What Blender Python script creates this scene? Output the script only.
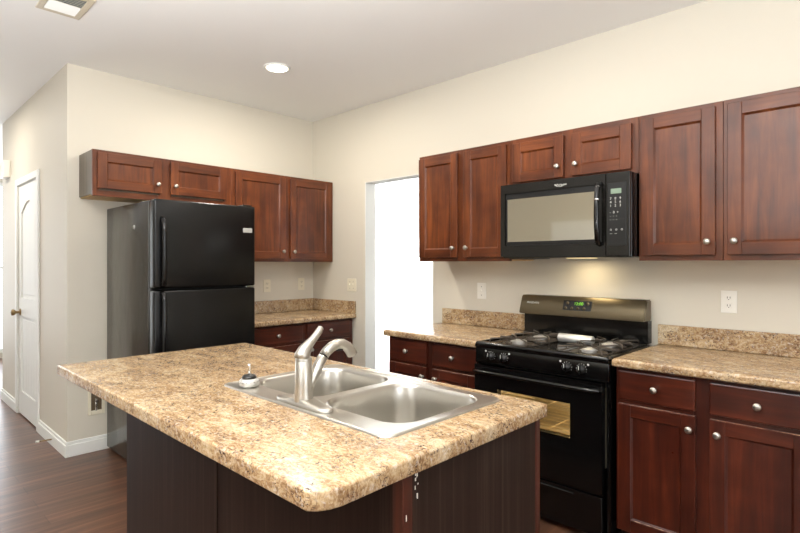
import bpy, bmesh, math, random
from mathutils import Vector, Matrix
random.seed(4)
S = bpy.context.scene
for o in list(bpy.data.objects):
    bpy.data.objects.remove(o, do_unlink=True)
R = math.radians
COL = S.collection

# ------------------------------------------------------------------ camera
cam = bpy.data.objects.new('camera', bpy.data.cameras.new('camera'))
COL.objects.link(cam)
cam.location = (4.1495, -3.0963, 1.3572)
cam.rotation_euler = (R(90), 0, R(43.876))
cam.data.sensor_width = 36.0
cam.data.lens = 36.0 * 525.0 / 800.0
cam.data.shift_y = -2.94 / 800.0
cam.data.clip_start = 0.05
S.camera = cam

# ------------------------------------------------------------------ world, light, exposure
S.view_settings.view_transform = 'Standard'
S.view_settings.look = 'None'
S.view_settings.exposure = 0.0
S.view_settings.gamma = 1.0
S.view_settings.use_curve_mapping = False
W = bpy.data.worlds.new('daylight'); S.world = W
W.use_nodes = True
W.node_tree.nodes['Background'].inputs[0].default_value = (0.86, 0.93, 1.0, 1)
W.node_tree.nodes['Background'].inputs[1].default_value = 2.5


def area(name, loc, rot, sx, sy, power, color, spread=180):
    l = bpy.data.lights.new(name, 'AREA'); l.shape = 'RECTANGLE'
    l.size = sx; l.size_y = sy; l.energy = power; l.color = color; l.spread = R(spread)
    o = bpy.data.objects.new(name, l); COL.objects.link(o)
    o.location = loc; o.rotation_euler = rot
    return o


# daylight standing in the window openings
area('window_daylight', (4.6, -6.44, 1.45), (R(90), 0, 0), 2.2, 1.9, 9, (0.97, 0.98, 1.0))
area('window_daylight', (6.94, -2.6, 1.5), (R(90), 0, R(90)), 2.2, 1.7, 30, (0.98, 0.98, 1.0))
area('window_daylight', (-4.93, -2.3, 1.4), (R(90), 0, R(-90)), 3.6, 2.2, 85, (0.93, 0.97, 1.0))
area('window_daylight', (3.9, 1.5, 1.5), (R(90), 0, R(90)), 1.2, 1.9, 75, (0.97, 0.99, 1.0), 38)
# added fill lamp, unseen behind the camera, aimed up to brighten the ceiling
area('ceiling_fill', (3.45, -3.8, 1.45), (R(180), 0, 0), 0.35, 0.35, 320, (0.97, 0.99, 1.0))


# ------------------------------------------------------------------ materials
def lin(c):
    return tuple((x / 12.92 if x <= 0.04045 else ((x + 0.055) / 1.055) ** 2.4) for x in (v / 255.0 for v in c)) + (1.0,)


class M:
    def __init__(s, name, color=(128, 128, 128), rough=0.5, metal=0.0, spec=0.5, coat=0.0):
        s.m = bpy.data.materials.new(name); s.m.use_nodes = True
        s.nt = s.m.node_tree; s.n = s.nt.nodes; s.b = s.n['Principled BSDF']
        s.b.inputs['Base Color'].default_value = lin(color)
        s.b.inputs['Roughness'].default_value = rough
        s.b.inputs['Metallic'].default_value = metal
        s.b.inputs['Specular IOR Level'].default_value = spec
        s.b.inputs['Coat Weight'].default_value = coat

    def coords(s, scale=(1, 1, 1), rot=(0, 0, 0)):
        t = s.n.new('ShaderNodeTexCoord'); mp = s.n.new('ShaderNodeMapping')
        mp.inputs['Scale'].default_value = scale
        mp.inputs['Rotation'].default_value = rot
        s.nt.links.new(t.outputs['Object'], mp.inputs['Vector'])
        return mp.outputs['Vector']

    def noise(s, vec, scale, detail=4, rough=0.55, dist=0.0):
        t = s.n.new('ShaderNodeTexNoise')
        t.inputs['Scale'].default_value = scale; t.inputs['Detail'].default_value = detail
        t.inputs['Roughness'].default_value = rough; t.inputs['Distortion'].default_value = dist
        s.nt.links.new(vec, t.inputs['Vector'])
        return t.outputs['Fac']

    def ramp(s, fac, stops):
        r = s.n.new('ShaderNodeValToRGB'); e = r.color_ramp.elements
        while len(e) < len(stops):
            e.new(0.5)
        for el, (p, c) in zip(e, stops):
            el.position = p; el.color = lin(c) if len(c) == 3 else c
        s.nt.links.new(fac, r.inputs['Fac'])
        return r.outputs['Color']

    def mix(s, fac, a, b, mode='MIX'):
        m = s.n.new('ShaderNodeMix'); m.data_type = 'RGBA'; m.blend_type = mode
        for sock, v in ((m.inputs[0], fac), (m.inputs[6], a), (m.inputs[7], b)):
            if isinstance(v, (int, float)):
                sock.default_value = v
            elif isinstance(v, tuple):
                sock.default_value = v
            else:
                s.nt.links.new(v, sock)
        return m.outputs[2]

    def color(s, out):
        s.nt.links.new(out, s.b.inputs['Base Color']); return s

    def roughness(s, out):
        s.nt.links.new(out, s.b.inputs['Roughness']); return s

    def bump(s, fac, strength, dist=0.002):
        b = s.n.new('ShaderNodeBump'); b.inputs['Strength'].default_value = strength
        b.inputs['Distance'].default_value = dist
        s.nt.links.new(fac, b.inputs['Height']); s.nt.links.new(b.outputs['Normal'], s.b.inputs['Normal'])
        return s


def paint(name, c, rough=0.6):
    a = M(name, c, rough)
    a.bump(a.noise(a.coords(), 220, 2), 0.05, 0.001)
    return a.m


def cherry(name, sc, tones=((76, 37, 17), (104, 54, 25), (132, 72, 35))):
    a = M(name, rough=0.3, spec=0.45)
    v = a.coords(sc)
    g = a.noise(v, 1.0, 6, 0.62, 0.6)
    base = a.ramp(g, [(0.30, tones[0]), (0.52, tones[1]), (0.75, tones[2])])
    bl = a.noise(a.coords((1, 1, 1)), 5.0, 3, 0.5)
    tint = a.ramp(bl, [(0.32, (196, 182, 174)), (0.66, (255, 252, 248))])
    a.color(a.mix(1.0, base, tint, 'MULTIPLY'))
    rr = a.ramp(a.noise(a.coords(), 9, 3), [(0.2, (0.27, 0.27, 0.27, 1)), (0.9, (0.36, 0.36, 0.36, 1))])
    a.roughness(rr)
    a.bump(g, 0.08, 0.001)
    return a.m


CH_V = cherry('cherry_stain_upright_grain', (26, 26, 1.8))
CH_H = cherry('cherry_stain_level_grain', (1.8, 1.8, 26))
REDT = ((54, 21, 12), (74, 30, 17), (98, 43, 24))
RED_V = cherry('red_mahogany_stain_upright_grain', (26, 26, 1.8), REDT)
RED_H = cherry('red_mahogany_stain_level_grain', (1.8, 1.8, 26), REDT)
a = M('dark_red_trim_stain', rough=0.4)
a.color(a.ramp(a.noise(a.coords((30, 30, 2)), 1.0, 4), [(0.3, (44, 17, 10)), (0.7, (84, 36, 20))]))
TRIMW = a.m
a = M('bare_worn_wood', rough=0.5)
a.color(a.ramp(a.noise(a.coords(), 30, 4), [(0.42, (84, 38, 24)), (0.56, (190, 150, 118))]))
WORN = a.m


def espresso(name):
    a = M(name, rough=0.42, spec=0.15)
    g = a.noise(a.coords((60, 60, 0.9)), 1.0, 5, 0.6, 0.2)
    a.color(a.ramp(g, [(0.3, (31, 21, 17)), (0.55, (42, 30, 25)), (0.75, (64, 51, 44))]))
    a.bump(g, 0.06, 0.001)
    return a.m


ESP = espresso('dark_espresso_laminate')


def grey_side():
    a = M('grey_brown_side_laminate', rough=0.4)
    g = a.noise(a.coords((50, 50, 1.2)), 1.0, 4)
    a.color(a.ramp(g, [(0.3, (84, 74, 62)), (0.7, (108, 97, 82))]))
    return a.m


SIDE = grey_side()
a = M('raw_birch_underside', rough=0.55)
a.color(a.ramp(a.noise(a.coords((3, 30, 30)), 1.0, 4), [(0.3, (190, 156, 104)), (0.7, (212, 182, 130))]))
BIRCH = a.m


def granite():
    a = M('granite_pattern_laminate', rough=0.25, spec=0.5)
    v = a.coords((1, 1, 1), (0, 0, 0.5))
    vs = a.coords((0.8, 1.7, 1.2), (0.0, 0.0, 0.75))
    big = a.noise(vs, 8, 5, 0.62, 0.6)
    c1 = a.ramp(big, [(0.34, (112, 79, 50)), (0.46, (158, 124, 84)), (0.55, (188, 158, 117)), (0.68, (210, 192, 160))])
    med = a.noise(vs, 55, 6, 0.72, 1.2)
    c2 = a.ramp(med, [(0.36, (78, 57, 46)), (0.44, (138, 106, 76)), (0.53, (188, 162, 124)), (0.66, (212, 198, 176))])
    m1 = a.mix(0.55, c1, c2)
    fl = a.noise(v, 120, 5, 0.65, 0.8)
    fm = a.ramp(fl, [(0.41, (1, 1, 1, 1)), (0.46, (0, 0, 0, 1))])
    big2 = a.ramp(a.noise(v, 17, 3), [(0.44, (0.1, 0.1, 0.1, 1)), (0.56, (1, 1, 1, 1))])
    f2 = a.mix(1.0, fm, big2, 'MULTIPLY')
    m2 = a.mix(f2, m1, lin((70, 52, 48)))
    wl = a.ramp(a.noise(v, 70, 4, 0.6, 0.6), [(0.56, (0, 0, 0, 1)), (0.70, (0.5, 0.5, 0.5, 1))])
    a.color(a.mix(wl, m2, lin((214, 208, 200))))
    return a.m


GRAN = granite()


def wood_floor():
    a = M('dark_plank_floor', rough=0.3, spec=0.45)
    v = a.coords((1, 1, 1), (0, 0, R(90)))
    br = a.n.new('ShaderNodeTexBrick')
    br.inputs['Scale'].default_value = 1.0
    br.inputs['Mortar Size'].default_value = 0.0015
    br.inputs['Brick Width'].default_value = 1.2
    br.inputs['Row Height'].default_value = 0.125
    br.offset = 0.37
    br.inputs['Color1'].default_value = (0.25, 0.25, 0.25, 1)
    br.inputs['Color2'].default_value = (0.75, 0.75, 0.75, 1)
    br.inputs['Mortar'].default_value = (0.0, 0.0, 0.0, 1)
    a.nt.links.new(v, br.inputs['Vector'])
    g = a.noise(a.coords((24, 1.3, 1)), 1.0, 6, 0.62, 0.5)
    c = a.ramp(g, [(0.28, (66, 44, 33)), (0.5, (98, 68, 52)), (0.74, (132, 95, 72))])
    tone = a.ramp(br.outputs['Color'], [(0.0, (150, 148, 146)), (0.25, (225, 220, 217)), (0.75, (255, 252, 250))])
    a.color(a.mix(1.0, c, tone, 'MULTIPLY'))
    a.bump(br.outputs['Fac'], 0.1, 0.001)
    return a.m


FLOOR = wood_floor()


def tile_floor():
    a = M('white_tile_floor', rough=0.4)
    br = a.n.new('ShaderNodeTexBrick')
    br.inputs['Scale'].default_value = 1.0; br.inputs['Brick Width'].default_value = 0.1
    br.inputs['Row Height'].default_value = 0.1; br.inputs['Mortar Size'].default_value = 0.004; br.offset = 0.0
    br.inputs['Color1'].default_value = lin((166, 169, 173)); br.inputs['Color2'].default_value = lin((150, 154, 158))
    br.inputs['Mortar'].default_value = lin((84, 87, 92))
    a.nt.links.new(a.coords(), br.inputs['Vector'])
    a.color(br.outputs['Color'])
    return a.m


TILE = tile_floor()
WALL = paint('greige_wall_paint', (210, 203, 188))
CEIL = paint('ceiling_paint', (238, 237, 234), 0.7)
WHITE = paint('white_trim_paint', (232, 232, 227), 0.6)
WHITEWALL = paint('white_wall_paint', (240, 240, 238), 0.6)
PLATE = M('ivory_plastic', (226, 218, 196), 0.4).m
PLATE_W = M('white_plastic', (236, 233, 224), 0.4).m
SLOT = M('dark_slot', (30, 28, 26), 0.6).m


def nickel():
    a = M('brushed_nickel', (186, 181, 172), 0.36, 1.0)
    return a.m


NICKEL = nickel()
a = M('brushed_stainless_steel', (196, 192, 184), 0.27, 1.0)
g = a.noise(a.coords((4, 220, 220)), 1.0, 2)
a.roughness(a.ramp(g, [(0.3, (0.30, 0.30, 0.30, 1)), (0.7, (0.34, 0.34, 0.34, 1))]))
STEEL = a.m
CHROME = M('polished_chrome', (225, 225, 225), 0.12, 1.0).m
ALU = M('cast_aluminium', (205, 203, 198), 0.4, 0.6).m
BRONZE = M('aged_brass', (150, 128, 92), 0.3, 1.0).m
a = M('black_gloss_enamel', (9, 9, 9), 0.16, 0, 0.5)
BLACK = a.m
a = M('black_pebbled_steel', (9, 9, 9), 0.26, 0, 0.4)
a.bump(a.noise(a.coords(), 260, 2), 0.22, 0.001)
PEBBLE = a.m
a = M('smooth_black_side_steel', (50, 47, 41), 0.22, 0, 0.8)
a.bump(a.noise(a.coords((1, 1, 0.5)), 5, 2), 0.25, 0.02)
FSIDE = a.m
BLKPLAST = M('black_plastic', (16, 16, 16), 0.3, 0, 0.5).m
GASKET = M('dark_rubber_gasket', (10, 10, 10), 0.6).m
IRON = M('grate_iron', (84, 75, 66), 0.42, 0.5).m
PANEL = M('bronze_black_panel', (104, 93, 72), 0.32, 0.75, 0.6).m
MWFACE = M('microwave_black_face', (22, 20, 17), 0.2, 0, 0.45).m
MWGLASS = M('mirrored_microwave_glass', (212, 207, 192), 0.05, 1.0).m
LABEL = M('light_print', (205, 205, 200), 0.5).m
LINER = M('oven_enamel', (166, 154, 126), 0.5, 0.0).m
RACK = M('oven_rack_wire', (190, 170, 130), 0.35, 0.5).m


def emit(name, c, k):
    a = M(name, c, 0.5)
    a.b.inputs['Emission Color'].default_value = lin(c); a.b.inputs['Emission Strength'].default_value = k
    return a.m


LAMP = emit('lit_lamp_diffuser', (255, 244, 222), 8)
GREEN = emit('green_display_digits', (120, 200, 50), 0.6)
LCD = emit('grey_green_lcd', (120, 140, 120), 0.12)
a = M('clear_glass', (255, 255, 255), 0.02)
a.b.inputs['Transmission Weight'].default_value = 1.0
a.b.inputs['IOR'].default_value = 1.02
GLASS = a.m
a = M('tinted_oven_glass', (200, 190, 170), 0.03)
a.b.inputs['Transmission Weight'].default_value = 1.0
a.b.inputs['IOR'].default_value = 1.25
OVGLASS = a.m


# ------------------------------------------------------------------ mesh helpers
def bx(bm, a, b, bev=0.0, seg=1, mi=0):
    lo = [min(a[i], b[i]) for i in range(3)]; hi = [max(a[i], b[i]) for i in range(3)]
    vs = [bm.verts.new((x, y, z)) for z in (lo[2], hi[2]) for y in (lo[1], hi[1]) for x in (lo[0], hi[0])]
    fs = [bm.faces.new([vs[i] for i in q]) for q in
          ((0, 2, 3, 1), (4, 5, 7, 6), (0, 1, 5, 4), (2, 6, 7, 3), (0, 4, 6, 2), (1, 3, 7, 5))]
    for f in fs:
        f.material_index = mi
    if bev > 0:
        es = list({e for f in fs for e in f.edges})
        bmesh.ops.bevel(bm, geom=es, offset=bev, segments=seg, profile=0.5, affect='EDGES', material=mi)
    return bm


def box(a, b, bev=0.0, seg=1):
    return bx(bmesh.new(), a, b, bev, seg)


def tube(bm, pts, rad, seg=12, cap=True, flat=None):
    """sweep a circle (or ellipse: flat = factor along the frame's second axis) along pts"""
    pts = [Vector(p) for p in pts]
    if isinstance(rad, (int, float)):
        rad = [rad] * len(pts)
    rings = []; up = None
    for i, p in enumerate(pts):
        t = (pts[min(i + 1, len(pts) - 1)] - pts[max(i - 1, 0)]).normalized()
        if up is None:
            up = Vector((0, 0, 1)) if abs(t.z) < 0.9 else Vector((1, 0, 0))
        n = (up - t * up.dot(t)).normalized(); b = t.cross(n); up = n
        k = flat[i] if flat else 1.0
        rings.append([bm.verts.new(p + n * math.cos(2 * math.pi * j / seg) * rad[i] * k + b * math.sin(2 * math.pi * j / seg) * rad[i])
                      for j in range(seg)])
    for r0, r1 in zip(rings, rings[1:]):
        for j in range(seg):
            bm.faces.new((r0[j], r0[(j + 1) % seg], r1[(j + 1) % seg], r1[j])).smooth = True
    if cap:
        bm.faces.new(rings[0]); bm.faces.new(list(reversed(rings[-1])))
    return bm


def lathe(bm, prof, origin=(0, 0, 0), axis='z', seg=24, sgn=1):
    """prof: (radius, height) pairs"""
    o = Vector(origin)

    def P(r, h, t):
        c, s_ = math.cos(t) * r, math.sin(t) * r
        return {'z': Vector((c, s_, h * sgn)), 'y': Vector((c, h * sgn, s_)), 'x': Vector((h * sgn, c, s_))}[axis] + o
    rings = []
    for r, h in prof:
        if r < 1e-6:
            rings.append([bm.verts.new(P(0, h, 0))])
        else:
            rings.append([bm.verts.new(P(r, h, 2 * math.pi * j / seg)) for j in range(seg)])
    for a_, b_ in zip(rings, rings[1:]):
        for j in range(seg):
            k = (j + 1) % seg
            q = ([a_[0], b_[j], b_[k]] if len(a_) == 1 else [a_[j], b_[0], a_[k]] if len(b_) == 1 else [a_[j], b_[j], b_[k], a_[k]])
            bm.faces.new(q).smooth = True
    if len(rings[0]) > 1:
        bm.faces.new(rings[0])
    if len(rings[-1]) > 1:
        bm.faces.new(rings[-1])
    return bm


def prism(bm, poly, z0, z1, F=None):
    """extrude a polygon of (a, b) between z0 and z1; F maps (a, b, z) to the world"""
    F = F or (lambda a_, b_, c: (a_, b_, c))
    lo = [bm.verts.new(F(x, y, z0)) for x, y in poly]; hi = [bm.verts.new(F(x, y, z1)) for x, y in poly]
    n = len(poly)
    bm.faces.new(lo); bm.faces.new(list(reversed(hi)))
    for i in range(n):
        bm.faces.new((lo[i], lo[(i + 1) % n], hi[(i + 1) % n], hi[i]))
    return bm


ORG = {}


def obj(name, bm, mat, parent=None, label=None, smooth=None):
    if isinstance(bm, bmesh.types.BMesh):
        bmesh.ops.recalc_face_normals(bm, faces=bm.faces[:])
        me = bpy.data.meshes.new(name)
        off = ORG.get(parent.name) if parent else None
        if off is not None:
            bmesh.ops.translate(bm, vec=-off, verts=bm.verts[:])
        bm.to_mesh(me); bm.free()
    else:
        me = bm
    o = bpy.data.objects.new(name, me); COL.objects.link(o)
    for m in (mat if isinstance(mat, (list, tuple)) else [mat]):
        me.materials.append(m)
    if parent:
        o.parent = parent
        ORG[o.name] = ORG[parent.name]
    else:
        ORG[o.name] = Vector((0, 0, 0))
    if label:
        o['label'] = label
    if smooth:
        me.polygons.foreach_set('use_smooth', [True] * len(me.polygons))
        me.set_sharp_from_angle(angle=R(smooth))
    return o


def tag(o, label, cat, group=None):
    o['label'] = label; o['category'] = cat
    if group:
        o['group'] = group
    return o


def thing(name, label, cat, loc, group=None):
    o = bpy.data.objects.new(name, None); COL.objects.link(o); o.location = loc
    o.empty_display_size = 0.05
    ORG[o.name] = Vector(loc)
    return tag(o, label, cat, group)


def struct(name, bm, mat, parent=None):
    o = obj(name, bm, mat, parent)
    if not parent:
        o['kind'] = 'structure'
    return o


def text(name, body, size, loc, rot, mat, parent, label=None, align='LEFT', ext=0.0004, space=1.0):
    cu = bpy.data.curves.new(name, 'FONT'); cu.body = body; cu.size = size; cu.extrude = ext
    cu.align_x = align; cu.space_line = space
    t = bpy.data.objects.new(name, cu); COL.objects.link(t)
    bpy.context.view_layer.update()
    me = bpy.data.meshes.new_from_object(t)
    bpy.data.objects.remove(t); bpy.data.curves.remove(cu)
    mat4 = Matrix.Translation(Vector(loc) - ORG[parent.name]) @ Matrix.Rotation(rot[2], 4, 'Z') @ Matrix.Rotation(rot[0], 4, 'X')
    me.transform(mat4)
    me.materials.clear()
    o = obj(name, me, mat, parent, label)
    return o


# wall frames: u along the wall, v out from it, z up
FR = lambda u, v, z: (u, -v, z)          # range wall (y = 0), seen from -y
FL = lambda u, v, z: (v, u, z)           # fridge wall (x = 0), seen from +x
ROTR = (R(90), 0, 0)
ROTL = (R(90), 0, R(90))

# ------------------------------------------------------------------ room shell
ZC = 2.735
ZF = 0.027          # finished floor
struct('floor', box((-5.1, -6.6, -0.05), (7.1, 0.0, ZF)), FLOOR)
struct('floor_beyond_doorway', box((0.0, 0.0, -0.05), (4.0, 4.1, ZF)), TILE)
struct('ceiling', box((-5.1, -6.6, ZC), (7.1, 4.1, ZC + 0.1)), CEIL)
# range wall with its doorway opening
OX0, OX1, OZ = 0.749, 1.526, 2.067
bm = bmesh.new()
bx(bm, (-0.11, 0, 0), (OX0, 0.115, ZC)); bx(bm, (OX1, 0, 0), (7.1, 0.115, ZC)); bx(bm, (OX0, 0, OZ), (OX1, 0.115, ZC))
struct('wall_back', bm, WALL)
bm = bmesh.new()
bx(bm, (OX0, 0.001, 0), (OX0 + 0.006, 0.118, OZ)); bx(bm, (OX1 - 0.006, 0.001, 0), (OX1, 0.118, OZ)); bx(bm, (OX0 + 0.006, 0.001, OZ - 0.006), (OX1 - 0.006, 0.118, OZ))
struct('trim_1', bm, WHITE)
YW = -2.0805
struct('wall_left', box((-0.11, YW, 0), (0, 0, ZC)), WALL)
# hall wall with its door opening
DX0, DX1, DZ = -1.545, -0.82, 2.045
HX0 = -2.27
bm = bmesh.new()
bx(bm, (HX0, YW, 0), (DX0, YW + 0.11, ZC)); bx(bm, (DX1, YW, 0), (-0.11, YW + 0.11, ZC)); bx(bm, (DX0, YW, DZ), (DX1, YW + 0.11, ZC))
struct('wall_hall', bm, WALL)
struct('wall_hall_return', box((HX0, YW + 0.11, 0), (HX0 + 0.11, 0.0, ZC)), WALL)


def wall_with_window(name, F, u0, u1, w0, w1, z0, z1):
    bm = bmesh.new()

    def b(ua, ub, za, zb):
        bx(bm, F(ua, 0, za), F(ub, 0.12, zb))
    b(u0, w0, 0, ZC); b(w1, u1, 0, ZC); b(w0, w1, 0, z0); b(w0, w1, z1, ZC)
    return struct(name, bm, WALL)


def window(name, F, w0, w1, z0, z1, mull):
    bm = bmesh.new()
    t = 0.05
    for ua, ub, za, zb in ((w0, w0 + t, z0, z1), (w1 - t, w1, z0, z1), (w0, w1, z0, z0 + t), (w0, w1, z1 - t, z1)):
        bx(bm, F(ua, 0.03, za), F(ub, 0.09, zb))
    for k in range(1, mull):
        u = w0 + (w1 - w0) * k / mull
        bx(bm, F(u - 0.02, 0.04, z0 + t), F(u + 0.02, 0.08, z1 - t))
    zm = (z0 + z1) / 2
    bx(bm, F(w0 + t, 0.045, zm - 0.02), F(w1 - t, 0.075, zm + 0.02))
    o = struct(name, bm, WHITE)
    obj('window_pane', box(F(w0 + t, 0.055, z0 + t), F(w1 - t, 0.06, z1 - t)), GLASS, o)
    return o


FF = lambda u, v, z: (u, -6.5 - v, z)
wall_with_window('wall_front', FF, -5.1, 7.1, 3.4, 5.8, 0.45, 2.45)
window('window_1', FF, 3.4, 5.8, 0.45, 2.45, 2)
FE = lambda u, v, z: (7.0 + v, u, z)
wall_with_window('wall_right', FE, -6.5, 0, -3.8, -1.4, 0.6, 2.4)
window('window_2', FE, -3.8, -1.4, 0.6, 2.4, 2)
FH = lambda u, v, z: (-5.0 - v, u, z)
wall_with_window('wall_foyer', FH, -6.5, 4.0, -4.2, -0.4, 0.1, 2.5)
window('window_3', FH, -4.2, -0.4, 0.1, 2.5, 4)
# bright room beyond the doorway
bm = bmesh.new()
bx(bm, (-5.0, 4.0, 0), (4.1, 4.1, ZC))
struct('wall_far_room', bm, WALL)
struct('wall_far_room_left', box((-0.11, 0.0, 0), (0.0, 4.0, ZC)), WHITEWALL)
FD = lambda u, v, z: (4.0 + v, u, z)
bm = bmesh.new()
for ua, ub, za, zb in ((0.115, 0.85, 0, ZC), (2.15, 4.0, 0, ZC), (0.85, 2.15, 0, 0.5), (0.85, 2.15, 2.45, ZC)):
    bx(bm, FD(ua, 0, za), FD(ub, 0.12, zb))
struct('wall_far_room_right', bm, WALL)
window('window_4', FD, 0.85, 2.15, 0.5, 2.45, 2)


# baseboards (stepped profile)
def baseboard(name, pts):
    bm = bmesh.new()
    for (a_, b_) in pts:
        bx(bm, (a_[0], a_[1], ZF), (b_[0], b_[1], ZF + 0.082), 0.002)
        # thinner cap line on top, set back
        ax, ay = a_; cx_, cy_ = b_
        dx, dy = abs(ax - cx_), abs(ay - cy_)
        if dx > dy:
            wy = a_[1] if abs(a_[1] - YW) < 1e-6 else b_[1]
            oy = b_[1] if wy == a_[1] else a_[1]
            bx(bm, (ax, wy, ZF + 0.082), (cx_, wy + (oy - wy) * 0.6, ZF + 0.104), 0.002)
        else:
            wx = 0.0
            ox = b_[0] if abs(b_[0]) > abs(a_[0]) else a_[0]
            bx(bm, (wx, ay, ZF + 0.082), (ox * 0.6, cy_, ZF + 0.104), 0.002)
    struct(name, bm, WHITE)


baseboard('baseboard_hall', [((DX1 + 0.058, YW), (0.016, YW - 0.016)), ((HX0, YW), (DX0 - 0.058, YW - 0.016))])
baseboard('baseboard_left', [((0.0, YW - 0.001), (0.016, -1.2))])

# pantry door: casing (structure), slab with two panels
bm = bmesh.new()
y1 = YW - 0.016
for xa, xb, za, zb in ((DX0 - 0.057, DX0, ZF, DZ + 0.057), (DX1, DX1 + 0.057, ZF, DZ + 0.057), (DX0, DX1, DZ, DZ + 0.057)):
    bx(bm, (xa, YW, za), (xb, y1, zb), 0.004)
bx(bm, (DX0, YW, 0), (DX0 + 0.004, YW + 0.11, DZ)); bx(bm, (DX1 - 0.004, YW, 0), (DX1, YW + 0.11, DZ)); bx(bm, (DX0, YW, DZ - 0.004), (DX1, YW + 0.11, DZ))
struct('trim_2', bm, WHITE)
dx0, dx1, dz0, dz1 = DX0 + 0.006, DX1 - 0.006, ZF + 0.012, DZ - 0.006
bm = bmesh.new()
bx(bm, (dx0, YW + 0.012, dz0), (dx1, YW + 0.036, dz1))                     # core behind the panels
st = 0.10
FDo = lambda a_, b_, c: (a_, c, b_)
ya, yb = YW + 0.002, YW + 0.0125


def dslab(poly):
    prism(bm, poly, ya, yb, FDo)


dslab([(dx0, dz0), (dx0 + st, dz0), (dx0 + st, dz1), (dx0, dz1)])
dslab([(dx1 - st, dz0), (dx1, dz0), (dx1, dz1), (dx1 - st, dz1)])
dslab([(dx0 + st, dz0), (dx1 - st, dz0), (dx1 - st, dz0 + 0.2), (dx0 + st, dz0 + 0.2)])
dslab([(dx0 + st, 0.90), (dx1 - st, 0.90), (dx1 - st, 1.06), (dx0 + st, 1.06)])
cxd = (dx0 + dx1) / 2; hw = (dx1 - dx0) / 2 - st
arch = [(cxd - hw + 2 * hw * k / 16, 1.80 + 0.09 * math.sin(math.pi * k / 16)) for k in range(17)]
for k in range(16):
    dslab([arch[k], arch[k + 1], (arch[k + 1][0], dz1), (arch[k][0], dz1)])
for k in range(5):                                                          # raised boards in the lower panel
    u = cxd - hw + 0.03 + k * (2 * hw - 0.06) / 5
    bx(bm, (u, YW + 0.007, dz0 + 0.23), (u + (2 * hw - 0.06) / 5 - 0.008, YW + 0.0125, 0.87), 0.002)
bx(bm, (cxd - hw + 0.03, YW + 0.007, 1.09), (cxd + hw - 0.03, YW + 0.0125, 1.76), 0.003)
door = struct('door_1', bm, WHITE)
bm = bmesh.new()
lathe(bm, [(0.030, 0), (0.030, 0.006), (0.012, 0.010), (0.012, 0.034), (0.024, 0.042), (0.029, 0.054), (0.026, 0.066), (0.0, 0.072)],
      (dx0 + 0.065, YW + 0.002, 0.93), 'y', 20, -1)
obj('door_knob', bm, BRONZE, door)
for z in (1.83, 1.07, 0.25):
    bm = bmesh.new()
    tube(bm, [(dx1 + 0.004, YW - 0.006, z - 0.05), (dx1 + 0.004, YW - 0.006, z + 0.05)], 0.007, 8)
    bx(bm, (dx1 - 0.02, YW - 0.001, z - 0.045), (dx1, YW + 0.003, z + 0.045))
    obj('hinge', bm, BRONZE, door)
# spring door stop on the baseboard
ds = thing('door_stop', 'small white tipped door stop sticking out of the baseboard', 'door stop', (-0.33, YW - 0.016, ZF + 0.05))
bm = bmesh.new(); tube(bm, [(-0.33, YW - 0.0165, ZF + 0.05), (-0.345, YW - 0.09, ZF + 0.049)], 0.005, 10)
obj('stem', bm, BRONZE, ds)
bm = bmesh.new(); tube(bm, [(-0.345, YW - 0.09, ZF + 0.049), (-0.349, YW - 0.112, ZF + 0.0487)], 0.009, 12)
obj('tip', bm, PLATE_W, ds)
# white chime box high on the hall wall
ch = thing('door_chime', 'white chime box high on the hall wall left of the door', 'chime', (-2.05, YW, 2.2))
obj('cover', box((-2.07, YW - 0.052, 2.165), (-1.90, YW - 0.0005, 2.325), 0.006, 2), PLATE_W, ch)

# white panel door far behind the camera (mirrored in the microwave window)
bm = bmesh.new()
bx(bm, (-0.45, -6.497, 0.0), (0.5, -6.46, 2.1)); bx(bm, (-0.33, -6.46, 0.2), (0.38, -6.452, 0.9), 0.003); bx(bm, (-0.33, -6.46, 1.1), (0.38, -6.452, 1.9), 0.003)
struct('door_2', bm, WHITE)


# ------------------------------------------------------------------ recessed ceiling lights
def recessed(x, y, label, power, col=(1.0, 0.93, 0.82)):
    t = thing('recessed_light', label, 'ceiling light', (x, y, ZC), 'recessed ceiling lights')
    bm = bmesh.new()
    n = 32
    ring = [(0.094, -0.0005), (0.094, -0.006), (0.086, -0.011), (0.077, -0.009), (0.074, -0.004), (0.074, -0.0005)]
    vs = [[bm.verts.new((x + r * math.cos(2 * math.pi * j / n), y + r * math.sin(2 * math.pi * j / n), ZC + h)) for j in range(n)] for r, h in ring]
    for a_, b_ in zip(vs, vs[1:]):
        for j in range(n):
            bm.faces.new((a_[j], a_[(j + 1) % n], b_[(j + 1) % n], b_[j])).smooth = True
    obj('trim_ring', bm, WHITE, t)
    bm = bmesh.new(); lathe(bm, [(0.073, -0.0006), (0.073, -0.004), (0.05, -0.008), (0, -0.0095)], (x, y, ZC), 'z', 32)
    obj('diffuser', bm, LAMP, t)
    l = bpy.data.lights.new('recessed_lamp', 'AREA'); l.shape = 'DISK'; l.size = 0.14; l.energy = power; l.color = col
    o = bpy.data.objects.new('recessed_lamp', l); COL.objects.link(o); o.location = (0, 0, -0.02); o.parent = t
    return t


recessed(0.969, -1.035, 'round lit recessed light in the ceiling before the far corner', 22)
recessed(2.65, -1.10, 'recessed light in the ceiling above the range front', 11)
recessed(4.35, -1.10, 'recessed light in the ceiling right of the range, out of the picture', 4)
recessed(4.35, -3.6, 'recessed light in the ceiling behind the island, out of the picture', 5)
recessed(-1.45, -2.8, 'recessed light in the hall ceiling by the white door', 18)

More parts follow.
